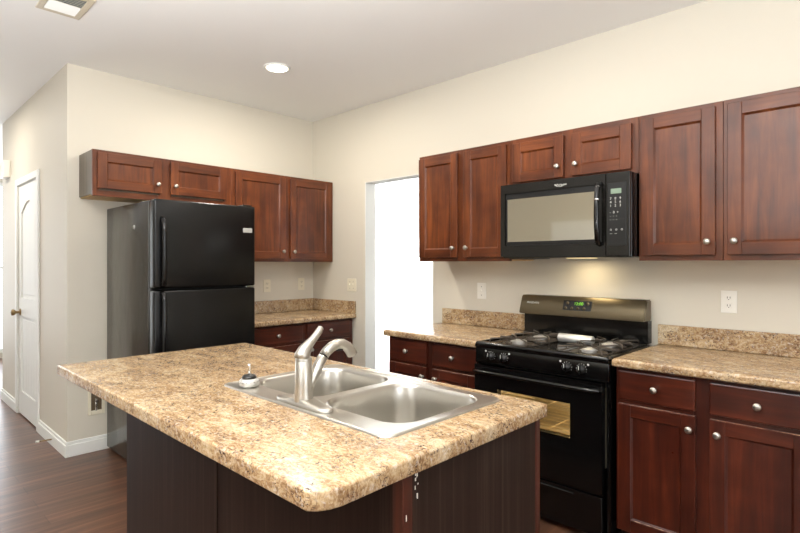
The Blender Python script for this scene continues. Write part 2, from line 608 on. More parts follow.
# ceiling register
vt = thing('ceiling_vent', 'beige framed louvred air register in the ceiling, upper left', 'vent', (0.95, -2.32, ZC))
vx0, vx1, vy0, vy1 = 0.797, 1.105, -2.425, -2.218
bm = bmesh.new(); w = 0.03
for a_, b_ in (((vx0, vy0), (vx1, vy0 + w)), ((vx0, vy1 - w), (vx1, vy1)), ((vx0, vy0 + w), (vx0 + w + .012, vy1 - w)), ((vx1 - w - .012, vy0 + w), (vx1, vy1 - w))):
    bx(bm, (a_[0], a_[1], ZC - 0.008), (b_[0], b_[1], ZC - 0.0005), 0.002)
VENT = M('beige_vent_paint', (203, 192, 170), 0.5).m
obj('frame', bm, VENT, vt)
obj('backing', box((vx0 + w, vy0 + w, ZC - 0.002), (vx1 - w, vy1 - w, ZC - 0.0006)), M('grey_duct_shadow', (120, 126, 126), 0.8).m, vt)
N = 12
for k in range(N):
    x = vx0 + w + 0.018 + (vx1 - vx0 - 2 * w - 0.036) * k / (N - 1)
    s_ = 1 if k < N // 2 else -1
    bm = bmesh.new()
    prism(bm, [(x - 0.007 * s_, ZC - 0.011), (x + 0.007 * s_, ZC - 0.003), (x + 0.007 * s_, ZC - 0.002), (x - 0.007 * s_, ZC - 0.010)], vy0 + w + 0.001, vy1 - w - 0.001, lambda a_, b_, c: (a_, c, b_))
    obj('louvre', bm, VENT if s_ < 0 else WHITE, vt)


# ------------------------------------------------------------------ cabinets
def knob(F, u, v, z, parent):
    """mushroom knob standing out of v"""
    bm = bmesh.new()
    prof = [(0.008, 0), (0.0065, 0.004), (0.006, 0.012), (0.012, 0.016), (0.0155, 0.021), (0.0145, 0.026), (0.009, 0.029), (0, 0.030)]
    n = 20; rings = []
    for r, h in prof:
        if r == 0:
            rings.append([bm.verts.new(F(u, v + h, z))])
        else:
            rings.append([bm.verts.new(F(u + r * math.cos(2 * math.pi * j / n), v + h, z + r * math.sin(2 * math.pi * j / n))) for j in range(n)])
    for a_, b_ in zip(rings, rings[1:]):
        for j in range(n):
            k = (j + 1) % n
            bm.faces.new([a_[j], b_[j], b_[k], a_[k]] if len(b_) > 1 else [a_[j], b_[0], a_[k]]).smooth = True
    return obj('knob', bm, NICKEL, parent)


def shaker(F, u0, u1, v, z0, z1, parent, st=0.057, kn=None, mats=None):
    """recessed panel door: stiles, rails, bevelled inner edge, panel"""
    bm = bmesh.new(); t = 0.020
    b = 0.0018
    bx(bm, F(u0, v, z0), F(u0 + st, v + t, z1), b, 1, 0); bx(bm, F(u1 - st, v, z0), F(u1, v + t, z1), b, 1, 0)
    bx(bm, F(u0 + st, v, z0), F(u1 - st, v + t, z0 + st), b, 1, 1); bx(bm, F(u0 + st, v, z1 - st), F(u1 - st, v + t, z1), b, 1, 1)
    # recessed panel with a small sloping moulding
    i0, i1, j0, j1 = u0 + st, u1 - st, z0 + st, z1 - st
    m = 0.008
    o_ = [bm.verts.new(F(*q)) for q in ((i0, v + t - 0.003, j0), (i1, v + t - 0.003, j0), (i1, v + t - 0.003, j1), (i0, v + t - 0.003, j1))]
    n_ = [bm.verts.new(F(*q)) for q in ((i0 + m, v + t - 0.010, j0 + m), (i1 - m, v + t - 0.010, j0 + m), (i1 - m, v + t - 0.010, j1 - m), (i0 + m, v + t - 0.010, j1 - m))]
    for k in range(4):
        bm.faces.new((o_[k], o_[(k + 1) % 4], n_[(k + 1) % 4], n_[k]))
    bx(bm, F(i0, v + 0.002, j0), F(i1, v + t - 0.0101, j1))
    d = obj('door', bm, mats or [CH_V, CH_H], parent)
    if kn:
        knob(F, kn[0], v + t, kn[1], d)
    return d


def drawer(F, u0, u1, v, z0, z1, parent):
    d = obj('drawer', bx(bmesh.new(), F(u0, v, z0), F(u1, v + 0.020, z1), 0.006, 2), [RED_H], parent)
    knob(F, (u0 + u1) / 2, v + 0.020, (z0 + z1) / 2, d)
    return d


def carcass(F, u0, u1, d, z0, z1, openings, parent, side_mat=None, mats=None):
    """box body, with a face frame round the openings, an underside panel and side panels"""
    bm = bmesh.new()
    bx(bm, F(u0 + 0.003, 0.002, z0 + 0.012), F(u1 - 0.003, d - 0.019, z1 - 0.001))
    obj('body', bm, SIDE if side_mat is None else side_mat, parent)
    bm = bmesh.new()
    us = sorted({u0, u1}); f0, f1 = d - 0.019, d
    lz = min(o[2] for o in openings); hz = max(o[3] for o in openings)
    # stiles between openings, rails above and below
    edges = sorted({(o[0], o[1]) for o in openings})
    lft = u0
    for a_, b_ in edges:
        bx(bm, F(lft, f0, z0), F(a_, f1, z1), 0.001, 1, 0); lft = b_
    bx(bm, F(lft, f0, z0), F(u1, f1, z1), 0.001, 1, 0)
    for a_, b_ in edges:
        zz = sorted([(o[2], o[3]) for o in openings if (o[0], o[1]) == (a_, b_)])
        lo = z0
        for za, zb in zz:
            bx(bm, F(a_, f0, lo), F(b_, f1 - 0.0004, za), 0.0, 1, 1); lo = zb
        bx(bm, F(a_, f0, lo), F(b_, f1 - 0.0004, z1), 0.0, 1, 1)
    obj('face_frame', bm, mats or [CH_V, CH_H], parent)


def upper(F, u0, u1, z0, z1, doors, label, dz=(0.026, 0.022), side=None):
    loc = F((u0 + u1) / 2, 0.0, z0)
    t = thing('wall_cabinet', label, 'cabinet', loc)
    D = 0.305
    ops = [(a_ + 0.012, b_ - 0.012, z0 + 0.038, z1 - 0.036) for a_, b_, k in doors]
    carcass(F, u0, u1, D, z0, z1, ops, t, side)
    obj('underside', box(F(u0 + 0.012, 0.002, z0 + 0.003), F(u1 - 0.012, D - 0.020, z0 + 0.0115)), BIRCH, t, 'pale wood underside')
    for a_, b_, k in doors:
        ku = a_ + 0.030 if k < 0 else b_ - 0.030
        shaker(F, a_, b_, D + 0.0005, z0 + dz[0], z1 - dz[1], t, kn=(ku, z0 + dz[0] + 0.062))
    return t


ZB, ZT = 1.372, 2.112
upper(FR, 1.658, 2.404, ZB, ZT, [(1.668, 2.009, 1), (2.060, 2.384, -1)], 'tall two-door cherry wall cabinet between doorway and microwave', side=CH_V)
u2 = upper(FR, 2.4055, 3.166, 1.822, ZT, [(2.429, 2.760, 1), (2.808, 3.134, -1)], 'short two-door cherry wall cabinet above the microwave', (0.024, 0.030), side=CH_V)
upper(FR, 3.1675, 3.5425, ZB, ZT, [(3.186, 3.514, 1)], 'single-door cherry wall cabinet right of the microwave', side=CH_V)
upper(FR, 3.544, 4.01, ZB, ZT, [(3.563, 3.985, -1)], 'single-door cherry wall cabinet at the right end, cut by the frame', side=CH_V)
upper(FL, -2.012, -1.0285, 1.806, ZT, [(-1.984, -1.571, 1), (-1.508, -1.073, -1)], 'short two-door cherry wall cabinet above the refrigerator', (0.050, 0.020))
upper(FL, -1.027, -0.004, ZB, ZT, [(-0.996, -0.530, 1), (-0.480, -0.040, -1)], 'tall two-door cherry wall cabinet in the corner beside the refrigerator')


def base_cab(F, u0, u1, bays, label, kn):
    t = thing('base_cabinet', label, 'cabinet', F((u0 + u1) / 2, 0, ZF))
    D = 0.585
    z0, z1 = 0.10, 0.872
    ops = []
    for a_, b_ in bays:
        ops += [(a_ + 0.012, b_ - 0.012, 0.128, 0.69), (a_ + 0.012, b_ - 0.012, 0.735, 0.845)]
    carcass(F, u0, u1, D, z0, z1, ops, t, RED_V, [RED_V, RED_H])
    obj('toe_kick', box(F(u0 + 0.002, 0.002, ZF), F(u1 - 0.002, D - 0.075, 0.0995)), ESP, t)
    for (a_, b_), k in zip(bays, kn):
        drawer(F, a_, b_, D + 0.0005, 0.722, 0.858, t)
        ku = a_ + 0.032 if k < 0 else b_ - 0.022
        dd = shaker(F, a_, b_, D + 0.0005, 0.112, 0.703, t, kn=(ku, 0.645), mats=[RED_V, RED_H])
        v_ = D + 0.0005
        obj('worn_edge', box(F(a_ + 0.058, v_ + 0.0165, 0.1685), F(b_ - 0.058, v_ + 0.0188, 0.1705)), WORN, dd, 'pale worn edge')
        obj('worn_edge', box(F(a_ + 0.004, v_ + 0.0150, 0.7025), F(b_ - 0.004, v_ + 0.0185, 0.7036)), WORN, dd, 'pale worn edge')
    return t


base_cab(FR, 1.636, 2.380, [(1.655, 1.978), (2.030, 2.358)], 'dark cherry base cabinet between doorway and range', (1, -1))
base_cab(FR, 3.162, 3.925, [(3.176, 3.504), (3.557, 3.900)], 'dark cherry base cabinet right of the range', (1, -1))
base_cab(FL, -1.06, -0.006, [(-1.035, -0.553), (-0.507, -0.045)], 'dark cherry base cabinet in the corner beside the refrigerator', (1, -1))


# ------------------------------------------------------------------ counters
def bull(bm, outline, z0, z1, r, hole=None):
    """slab with rounded upper and lower edge; outline is counter-clockwise"""
    n = len(outline)
    P = [Vector((x, y)) for x, y in outline]

    def inset(d):
        out = []
        for i in range(n):
            a_, b_, c = P[i - 1], P[i], P[(i + 1) % n]
            e1 = (b_ - a_).normalized(); e2 = (c - b_).normalized()
            n1 = Vector((-e1.y, e1.x)); n2 = Vector((-e2.y, e2.x))
            k = n1 + n2
            out.append(b_ + k * (d / max(0.3, 1 + n1.dot(n2))))
        return out
    prof = [(r * 0.6, z0), (r * 0.2, z0 + r * 0.2), (0, z0 + r * 0.6)]
    prof += [(r * (1 - math.cos(t)), z1 - r + r * math.sin(t)) for t in [math.pi / 2 * k / 6 for k in range(7)]]
    rings = []
    for d, z in prof:
        rings.append([bm.verts.new((q.x, q.y, z)) for q in inset(d)])
    for r0, r1 in zip(rings, rings[1:]):
        for j in range(n):
            bm.faces.new((r0[j], r0[(j + 1) % n], r1[(j + 1) % n], r1[j])).smooth = True
    if not hole:
        bm.faces.new(rings[-1]); bm.faces.new(list(reversed(rings[0])))
    else:
        for ring, z in ((rings[-1], z1), (rings[0], z0)):
            hv = [bm.verts.new((x, y, z)) for x, y in hole]
            es = []
            for L in (ring, hv):
                for i in range(len(L)):
                    e = bm.edges.get((L[i], L[(i + 1) % len(L)])) or bm.edges.new((L[i], L[(i + 1) % len(L)]))
                    es.append(e)
            bmesh.ops.triangle_fill(bm, edges=es, use_beauty=True)
            hole_loops.append(hv)
        a_, b_ = hole_loops[-2:]
        for i in range(len(a_)):
            bm.faces.new((a_[i], a_[(i + 1) % len(a_)], b_[(i + 1) % len(b_)], b_[i]))
    return bm


hole_loops = []


def counter(F, u0, u1, label, splash, d=0.635):
    t = thing('countertop', label, 'countertop', F((u0 + u1) / 2, 0, 0.874))
    pts = [F(u0, 0.002, 0), F(u1, 0.002, 0), F(u1, d, 0), F(u0, d, 0)]
    ol = [(p[0], p[1]) for p in pts]
    ar = sum(ol[i - 1][0] * ol[i][1] - ol[i][0] * ol[i - 1][1] for i in range(4))
    if ar < 0:
        ol.reverse()
    obj('worktop', bull(bmesh.new(), ol, 0.8745, 0.914, 0.013), GRAN, t, smooth=40)
    for a_, b_ in splash:
        obj('backsplash', box(a_, b_, 0.003, 2), GRAN, t)
    return t


counter(FR, 1.629, 2.383, 'short granite pattern countertop between doorway and range', [((1.632, -0.002, 0.9145), (2.345, -0.021, 1.022))])
counter(FR, 3.160, 3.95, 'granite pattern countertop right of the range', [((3.166, -0.002, 0.9145), (3.95, -0.021, 1.022))])
counter(FL, -1.09, -0.003, 'granite pattern countertop in the corner beside the refrigerator', [((0.002, -1.09, 0.9145), (0.021, -0.003, 1.022)), ((0.0215, -0.003, 0.9145), (0.632, -0.022, 1.022))])


# ------------------------------------------------------------------ island
def rrect(x0, x1, y0, y1, r, n=8):
    out = []
    for cx_, cy_, a0 in ((x1 - r, y1 - r, 0), (x0 + r, y1 - r, 90), (x0 + r, y0 + r, 180), (x1 - r, y0 + r, 270)):
        out += [(cx_ + r * math.cos(R(a0 + 90 * k / n)), cy_ + r * math.sin(R(a0 + 90 * k / n))) for k in range(n + 1)]
    return out


il = thing('kitchen_island', 'dark espresso panelled island base under the speckled countertop', 'island', (2.4, -1.9, ZF))
FY = -2.215
bm = bmesh.new()
bx(bm, (1.55, FY + 0.012, 0.10), (3.300, -1.612, 0.60))
obj('body', bm, ESP, il)
obj('side_panel', box((1.535, FY, ZF), (2.395, FY + 0.012, 0.8695), 0.001), ESP, il)
obj('side_panel', box((2.415, FY, ZF), (3.280, FY + 0.012, 0.8695), 0.001), ESP, il)
obj('seam_strip', box((2.392, FY - 0.003, ZF), (2.418, FY + 0.012, 0.8695), 0.001), ESP, il)
obj('side_panel', box((1.535, FY + 0.0125, ZF), (1.549, -1.60, 0.8695), 0.001), ESP, il)
obj('corner_post', box((3.281, FY - 0.006, ZF), (3.318, FY + 0.028, 0.8695), 0.003), TRIMW, il, 'reddish corner post with worn edges')
obj('end_panel', box((3.301, FY + 0.0285, ZF), (3.314, -1.615, 0.8695), 0.001), ESP, il, 'greyish streaked end panel')
obj('edge_trim', box((3.297, -1.6145, ZF), (3.317, -1.59, 0.8695), 0.002), TRIMW, il, 'thin reddish edge trim')
bm = bmesh.new()
bx(bm, (1.56, -1.611, 0.10), (3.296, -1.592, 0.8695))
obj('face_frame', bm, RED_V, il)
FI = lambda u, v, z: (u, -1.592 + v, z)
for k in range(4):
    ua = 1.64 + k * 0.415
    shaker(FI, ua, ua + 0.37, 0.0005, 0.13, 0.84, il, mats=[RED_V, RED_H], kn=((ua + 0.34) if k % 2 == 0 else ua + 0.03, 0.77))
# flecks of white paint near the post top
rnd = random.Random(3)
for k in range(8):
    y = FY + 0.034 + rnd.random() * 0.016; z = 0.864 - rnd.random() * 0.06
    obj('paint_fleck', box((3.3142, y, z), (3.3146, y + 0.0012 + rnd.random() * 0.003, z - 0.002 - rnd.random() * 0.012)), PLATE_W, il, 'white paint fleck')
for k in range(6):
    y = FY + rnd.random() * 0.022; z = 0.84 - rnd.random() * 0.3
    obj('paint_fleck', box((3.3182, y, z), (3.3185, y + 0.0025, z - 0.003 - rnd.random() * 0.012)), PLATE_W, il, 'white paint fleck')

SX0, SX1, SY0, SY1 = 2.352, 3.212, -2.170, -1.632
outline = [(1.478, -2.481), (3.305, -2.483), (3.322, -2.468), (3.334, -2.447), (3.339, -2.42), (3.339, -2.39), (3.337, -2.30), (3.332, -1.573), (1.478, -1.573)]
it = obj('island_countertop', bull(bmesh.new(), outline, 0.870, 0.914, 0.008, rrect(SX0 + 0.02, SX1 - 0.02, SY0 + 0.02, SY1 - 0.02, 0.03, 4)), GRAN, smooth=40)
tag(it, 'large tan and brown speckled island countertop holding the sink', 'countertop')

# sink: flat deck with a raised rim and two bowls
sk = thing('kitchen_sink', 'double bowl stainless steel sink set in the island countertop', 'sink', ((SX0 + SX1) / 2, (SY0 + SY1) / 2, 0.914))
B1 = (2.390, 2.762, -2.082, -1.668); B2 = (2.802, 3.172, -2.082, -1.668)
bm = bmesh.new()
ZD = 0.9187


def loop(pts, z):
    return [bm.verts.new((x, y, z)) for x, y in pts]


def bridge(a_, b_):
    for i in range(len(a_)):
        k = (i + 1) % len(a_)
        bm.faces.new((a_[i], a_[k], b_[k], b_[i])).smooth = True


rim = []
for ins, z, r in ((0.0, 0.9143, 0.035), (0.001, 0.9172, 0.034), (0.004, 0.9197, 0.033), (0.008, 0.9200, 0.030), (0.012, 0.9193, 0.027), (0.015, ZD, 0.025)):
    rim.append(loop(rrect(SX0 + ins, SX1 - ins, SY0 + ins, SY1 - ins, r), z))
for a_, b_ in zip(rim, rim[1:]):
    bridge(a_, b_)
tops = []
for (x0, x1, y0, y1) in (B1, B2):
    tops.append(loop(rrect(x0, x1, y0, y1, 0.085), ZD))
es = []
for L in [rim[-1]] + tops:
    for i in range(len(L)):
        es.append(bm.edges.get((L[i], L[(i + 1) % len(L)])) or bm.edges.new((L[i], L[(i + 1) % len(L)])))
bmesh.ops.triangle_fill(bm, edges=es, use_beauty=True)
obj_deck_done = True
deck_bm = bm
obj('deck', deck_bm, STEEL, sk, smooth=50)
for (x0, x1, y0, y1) in (B1, B2):
    bm = bmesh.new()
    rings = []
    for ins, z, r in ((0.0, ZD, 0.085), (0.003, ZD - 0.002, 0.083), (0.007, ZD - 0.007, 0.080), (0.010, ZD - 0.016, 0.078), (0.014, ZD - 0.08, 0.076), (0.018, 0.782, 0.074), (0.022, 0.764, 0.072), (0.034, 0.748, 0.066), (0.055, 0.738, 0.055), (0.09, 0.734, 0.045), (0.135, 0.731, 0.035)):
        rings.append(loop(rrect(x0 + ins, x1 - ins, y0 + ins, y1 - ins, r), z))
    for a_, b_ in zip(rings, rings[1:]):
        bridge(a_, b_)
    bm.faces.new(rings[-1]).smooth = True
    bw = obj('bowl', bm, STEEL, sk, smooth=60)
    bm = bmesh.new()
    lathe(bm, [(0.044, 0.0), (0.044, 0.003), (0.036, 0.004), (0.030, 0.001), (0.0, 0.001)], ((x0 + x1) / 2, (y0 + y1) / 2, 0.7315), 'z', 24)
    obj('drain', bm, CHROME, bw)

# faucet
fc = thing('faucet', 'brushed nickel single lever pull-out faucet on the sink', 'faucet', (2.80, -2.126, ZD))
bm = bmesh.new()
fx, fy = 2.80, -2.126
n = 40
pr = [(0.133, 0.034, 0.0005), (0.133, 0.034, 0.006), (0.128, 0.030, 0.010), (0.10, 0.027, 0.014), (0.04, 0.026, 0.020)]
rings = []
for a_, b_, h in pr:
    rings.append([bm.verts.new((fx + a_ * math.copysign(abs(math.cos(2 * math.pi * j / n)) ** 0.75, math.cos(2 * math.pi * j / n)), fy + b_ * math.copysign(abs(math.sin(2 * math.pi * j / n)) ** 0.75, math.sin(2 * math.pi * j / n)), ZD + h)) for j in range(n)])
for a_, b_ in zip(rings, rings[1:]):
    for j in range(n):
        bm.faces.new((a_[j], a_[(j + 1) % n], b_[(j + 1) % n], b_[j])).smooth = True
bm.faces.new(rings[-1])
obj('base_plate', bm, NICKEL, fc)
bm = bmesh.new()
lathe(bm, [(0.0295, 0.012), (0.0290, 0.020), (0.0270, 0.06), (0.0258, 0.135), (0.0250, 0.136), (0.0250, 0.138), (0.026, 0.1385), (0.0256, 0.144), (0.0225, 0.149), (0.015, 0.151), (0, 0.152)], (fx, fy, ZD), 'z', 32)
obj('body', bm, NICKEL, fc, smooth=50)
# lever: dome that flows into a slim upswept handle
bm = bmesh.new()
tube(bm, [(fx, fy - 0.006, 1.063), (fx, fy - 0.004, 1.073), (fx, fy + 0.004, 1.087), (fx, fy + 0.018, 1.102), (fx, fy + 0.034, 1.116), (fx, fy + 0.050, 1.131), (fx, fy + 0.062, 1.144), (fx, fy + 0.068, 1.152), (fx, fy + 0.070, 1.155)],
     [0.0254, 0.0246, 0.0212, 0.0160, 0.0128, 0.0116, 0.0116, 0.0098, 0.004], 20)
obj('lever', bm, NICKEL, fc)
bm = bmesh.new()
tube(bm, [(fx, fy + 0.004, 0.948), (fx, fy + 0.020, 0.972), (fx, fy + 0.038, 1.002), (fx, fy + 0.058, 1.034), (fx, fy + 0.076, 1.058)], [0.0150, 0.0158, 0.0165, 0.0165, 0.0165], 20)
obj('spout', bm, NICKEL, fc)
bm = bmesh.new()
tube(bm, [(fx, fy + 0.0762, 1.0583), (fx, fy + 0.079, 1.0615)], 0.0157, 20)
obj('seal_ring', bm, BLKPLAST, fc, 'black ring on the spout')
bm = bmesh.new()
tube(bm, [(fx, fy + 0.0792, 1.0617), (fx, fy + 0.092, 1.074), (fx, fy + 0.112, 1.086), (fx, fy + 0.135, 1.092), (fx, fy + 0.158, 1.089), (fx, fy + 0.178, 1.078), (fx, fy + 0.194, 1.060), (fx, fy + 0.200, 1.050)],
     [0.016, 0.0168, 0.0172, 0.0172, 0.0172, 0.0178, 0.0186, 0.0178], 20)
hd = obj('spray_head', bm, NICKEL, fc)
obj('button', box((fx - 0.008, fy + 0.128, 1.069), (fx + 0.008, fy + 0.155, 1.0765), 0.003, 2), BLKPLAST, hd)

# basket strainer standing on the left of the sink deck
ss = thing('sink_strainer', 'small sink basket strainer with dark stopper, left end of the sink', 'strainer', (2.462, -2.118, ZD))
bm = bmesh.new()
lathe(bm, [(0.026, 0.0005), (0.033, 0.004), (0.035, 0.012), (0.033, 0.024), (0.028, 0.029), (0.0, 0.029)], (2.462, -2.118, ZD), 'z', 28)
bk = obj('basket', bm, ALU, ss, smooth=60)
bm = bmesh.new()
for k in range(16):
    t = 2 * math.pi * k / 16
    lathe(bm, [(0.0028, 0), (0.0028, 0.001)], (2.462 + 0.0340 * math.cos(t), -2.118 + 0.0340 * math.sin(t), ZD + 0.0185), 'z', 8)
obj('hole', bm, SLOT, bk)
bm = bmesh.new()
lathe(bm, [(0.025, 0.0295), (0.026, 0.035), (0.021, 0.041), (0.008, 0.043), (0, 0.043)], (2.462, -2.118, ZD), 'z', 24)
obj('stopper', bm, BLKPLAST, ss)
bm = bmesh.new()
lathe(bm, [(0.006, 0.0435), (0.0042, 0.050), (0.0042, 0.070), (0.0052, 0.072), (0.0052, 0.080), (0, 0.081)], (2.462, -2.118, ZD), 'z', 14)
obj('stem', bm, CHROME, ss)

# ------------------------------------------------------------------ refrigerator
fg = thing('refrigerator', 'black top-freezer refrigerator against the far wall', 'refrigerator', (0.45, -1.5, ZF))
Y0, Y1 = -1.840, -1.158
obj('cabinet', box((0.025, Y0, ZF + 0.02), (0.79, Y1, 1.748), 0.006, 2), FSIDE, fg, smooth=40)
obj('gasket', box((0.7902, Y0 + 0.012, 0.10), (0.806, Y1 - 0.012, 1.735)), GASKET, fg)
obj('base_grille', box((0.74, Y0 + 0.01, ZF), (0.8, Y1 - 0.01, ZF + 0.0195)), BLKPLAST, fg)
Zs = 1.199
dT = obj('freezer_door', box((0.8065, Y0 - 0.001, Zs + 0.006), (0.886, Y1 + 0.001, 1.752), 0.012, 4), PEBBLE, fg, smooth=40)
dB = obj('fridge_door', box((0.8065, Y0 - 0.001, 0.095), (0.886, Y1 + 0.001, Zs - 0.006), 0.012, 4), PEBBLE, fg, smooth=40)


def fridge_handle(d, za, zb, flip):
    bm = bmesh.new(); y = Y0 + 0.045; x = 0.886
    pts = [(x - 0.002, y, za), (x + 0.022, y, za + 0.012 * flip), (x + 0.036, y, za + 0.040 * flip), (x + 0.040, y, za + 0.08 * flip)]
    pts += [(x + 0.040, y, zb - 0.05 * flip), (x + 0.030, y, zb - 0.015 * flip), (x - 0.002, y, zb)]
    tube(bm, pts, [0.013, 0.014, 0.014, 0.0135, 0.0135, 0.014, 0.013], 14)
    obj('handle', bm, BLACK, d)


fridge_handle(dT, 1.635, 1.215, -1)
fridge_handle(dB, 0.70, 1.185, 1)
obj('badge', box((0.8862, -1.252, 1.570), (0.8885, -1.183, 1.600), 0.001), ALU, dT, 'silver brand badge')
obj('hinge', box((0.81, Y1 - 0.06, Zs - 0.004), (0.868, Y1 + 0.004, Zs + 0.004), 0.001), CHROME, fg)
obj('hinge_cover', box((0.74, Y1 - 0.07, 1.7525), (0.85, Y1 - 0.005, 1.766), 0.004, 2), BLKPLAST, fg)
bm = bmesh.new(); lathe(bm, [(0.014, 0.0), (0.013, 0.003), (0, 0.004)], (0.56, Y0 - 0.0003, 1.592), 'y', 16, -1)
obj('plug', bm, ALU, fg, 'small silver plug on the side')

# ------------------------------------------------------------------ range
RX0, RX1 = 2.386, 3.148
rg = thing('gas_range', 'black gas range with four burners between the base cabinets', 'range', (2.777, -0.33, ZF))
bm = bmesh.new()
bx(bm, (RX0, -0.615, 0.05), (RX0 + 0.02, -0.03, 0.885)); bx(bm, (RX1 - 0.02, -0.615, 0.05), (RX1, -0.03, 0.885))
bx(bm, (RX0 + 0.02, -0.05, 0.05), (RX1 - 0.02, -0.03, 0.885)); bx(bm, (RX0 + 0.02, -0.615, 0.05), (RX1 - 0.02, -0.05, 0.065))
obj('body', bm, BLACK, rg)
for x in (RX0 + 0.03, RX1 - 0.03):
    for y in (-0.58, -0.08):
        bm = bmesh.new(); lathe(bm, [(0.018, 0.0), (0.018, 0.008), (0.01, 0.009), (0.01, 0.0228)], (x, y, ZF), 'z', 14); obj('foot', bm, BLKPLAST, rg)
# cooktop: tray with a rolled front and rim
bm = bmesh.new()
bx(bm, (RX0, -0.645, 0.8855), (RX1, -0.03, 0.903))
bx(bm, (RX0, -0.648, 0.8855), (RX1, -0.595, 0.917), 0.012, 4)
bx(bm, (RX0, -0.595, 0.903), (RX0 + 0.02, -0.09, 0.915), 0.004, 2); bx(bm, (RX1 - 0.02, -0.595, 0.903), (RX1, -0.09, 0.915), 0.004, 2)
obj('cooktop', bm, BLACK, rg, smooth=40)
# backguard: recessed riser and sloped control head
bm = bmesh.new()
bx(bm, (RX0 - 0.012, -0.085, 0.9155), (RX1 - 0.012, -0.025, 1.04))
bx(bm, (RX0 - 0.012, -0.10, 0.9155), (RX1 - 0.012, -0.085, 0.925), 0.002)
bg = obj('backguard', bm, BLACK, rg)
bm = bmesh.new()
gx0, gx1 = RX0 - 0.028, RX1 - 0.014
prism(bm, [(-0.025, 1.04), (-0.128, 1.04), (-0.130, 1.05), (-0.092, 1.150), (-0.085, 1.156), (-0.025, 1.156)], gx0, gx1, lambda a_, b_, c: (c, a_, b_))
es = [e for e in bm.edges if abs(e.verts[0].co.x - e.verts[1].co.x) < 1e-5]
bmesh.ops.bevel(bm, geom=es, offset=0.006, segments=2, affect='EDGES')
cp = obj('control_head', bm, PANEL, rg, 'sloping bronze-black control head', smooth=35)
SL = Vector((0, -0.130 + 0.092, 1.05 - 1.150)).normalized()


def on_slope(x, f, out=0.0):
    """point on the sloping face, f = 0 at the foot and 1 at the top"""
    y = -0.130 + 0.038 * f; z = 1.05 + 0.100 * f
    return (x, y - 0.935 * out, z + 0.355 * out)


rx_tilt = R(90) - math.atan2(0.038, 0.100)
bm = bmesh.new()


def plate_on_slope(x0, x1, f0, f1, o0, o1, bev=0.0):
    q = [on_slope(x0, f0, o0), on_slope(x1, f0, o0), on_slope(x1, f1, o0), on_slope(x0, f1, o0)]
    w_ = [on_slope(x0, f0, o1), on_slope(x1, f0, o1), on_slope(x1, f1, o1), on_slope(x0, f1, o1)]
    A = [bm.verts.new(p) for p in q]; B = [bm.verts.new(p) for p in w_]
    bm.faces.new(A); bm.faces.new(list(reversed(B)))
    for k in range(4):
        bm.faces.new((A[k], A[(k + 1) % 4], B[(k + 1) % 4], B[k]))


plate_on_slope(2.655, 2.830, 0.27, 0.83, 0.0003, 0.004)
dp = obj('display_panel', bm, BLKPLAST, cp)
text('clock_digits', '12:00', 0.026, on_slope(2.722, 0.58, 0.0042), (rx_tilt, 0, 0), GREEN, dp, 'green glowing clock digits')
for k in range(4):
    bm = bmesh.new(); x = 2.675 + k * 0.038
    lathe(bm, [(0.010, 0), (0.0095, 0.0015), (0, 0.002)], on_slope(x, 0.38, 0.0055), 'y', 14, -1)
    obj('button', bm, PANEL, dp)
for x in (2.682, 2.808):
    bm = bmesh.new(); lathe(bm, [(0.011, 0), (0.010, 0.002), (0, 0.0025)], on_slope(x, 0.67, 0.0055), 'y', 14, -1)
    obj('button', bm, PANEL, dp)
text('logo', 'FRIGIDAIRE', 0.017, on_slope(2.405, 0.55, 0.0006), (rx_tilt, 0, 0), LABEL, cp, 'pale maker name lettering')
# knob panel
obj('knob_panel', box((RX0, -0.640, 0.797), (RX1, -0.6155, 0.885), 0.004, 2), BLACK, rg, smooth=40)
for x, side in ((2.490, -1), (2.572, 1), (2.938, -1), (3.014, 1)):
    bm = bmesh.new()
    lathe(bm, [(0.021, 0.0), (0.021, 0.004), (0.018, 0.006), (0.017, 0.020), (0.0, 0.021)], (x, -0.6405, 0.842), 'y', 22, -1)
    kb = obj('burner_knob', bm, BLKPLAST, rg)
    obj('grip', box((x - 0.005, -0.672, 0.820), (x + 0.005, -0.658, 0.864), 0.003, 2), BLACK, kb)
    obj('pointer', box((x - 0.0015, -0.6728, 0.843), (x + 0.0015, -0.6721, 0.862)), LABEL, kb, 'pale pointer line')
    bm = bmesh.new()
    for k in range(-4, 5):
        t = R(90 + 28 * k)
        bx(bm, (x + 0.026 * math.cos(t) - 0.001, -0.6409, 0.842 + 0.026 * math.sin(t) - 0.002), (x + 0.026 * math.cos(t) + 0.001, -0.6402, 0.842 + 0.026 * math.sin(t) + 0.002))
    lathe(bm, [(0.0055, 0), (0.0055, 0.0006)], (x + 0.034 * side, -0.6401, 0.868), 'y', 12, -1)
    obj('dial_marks', bm, LABEL, rg)
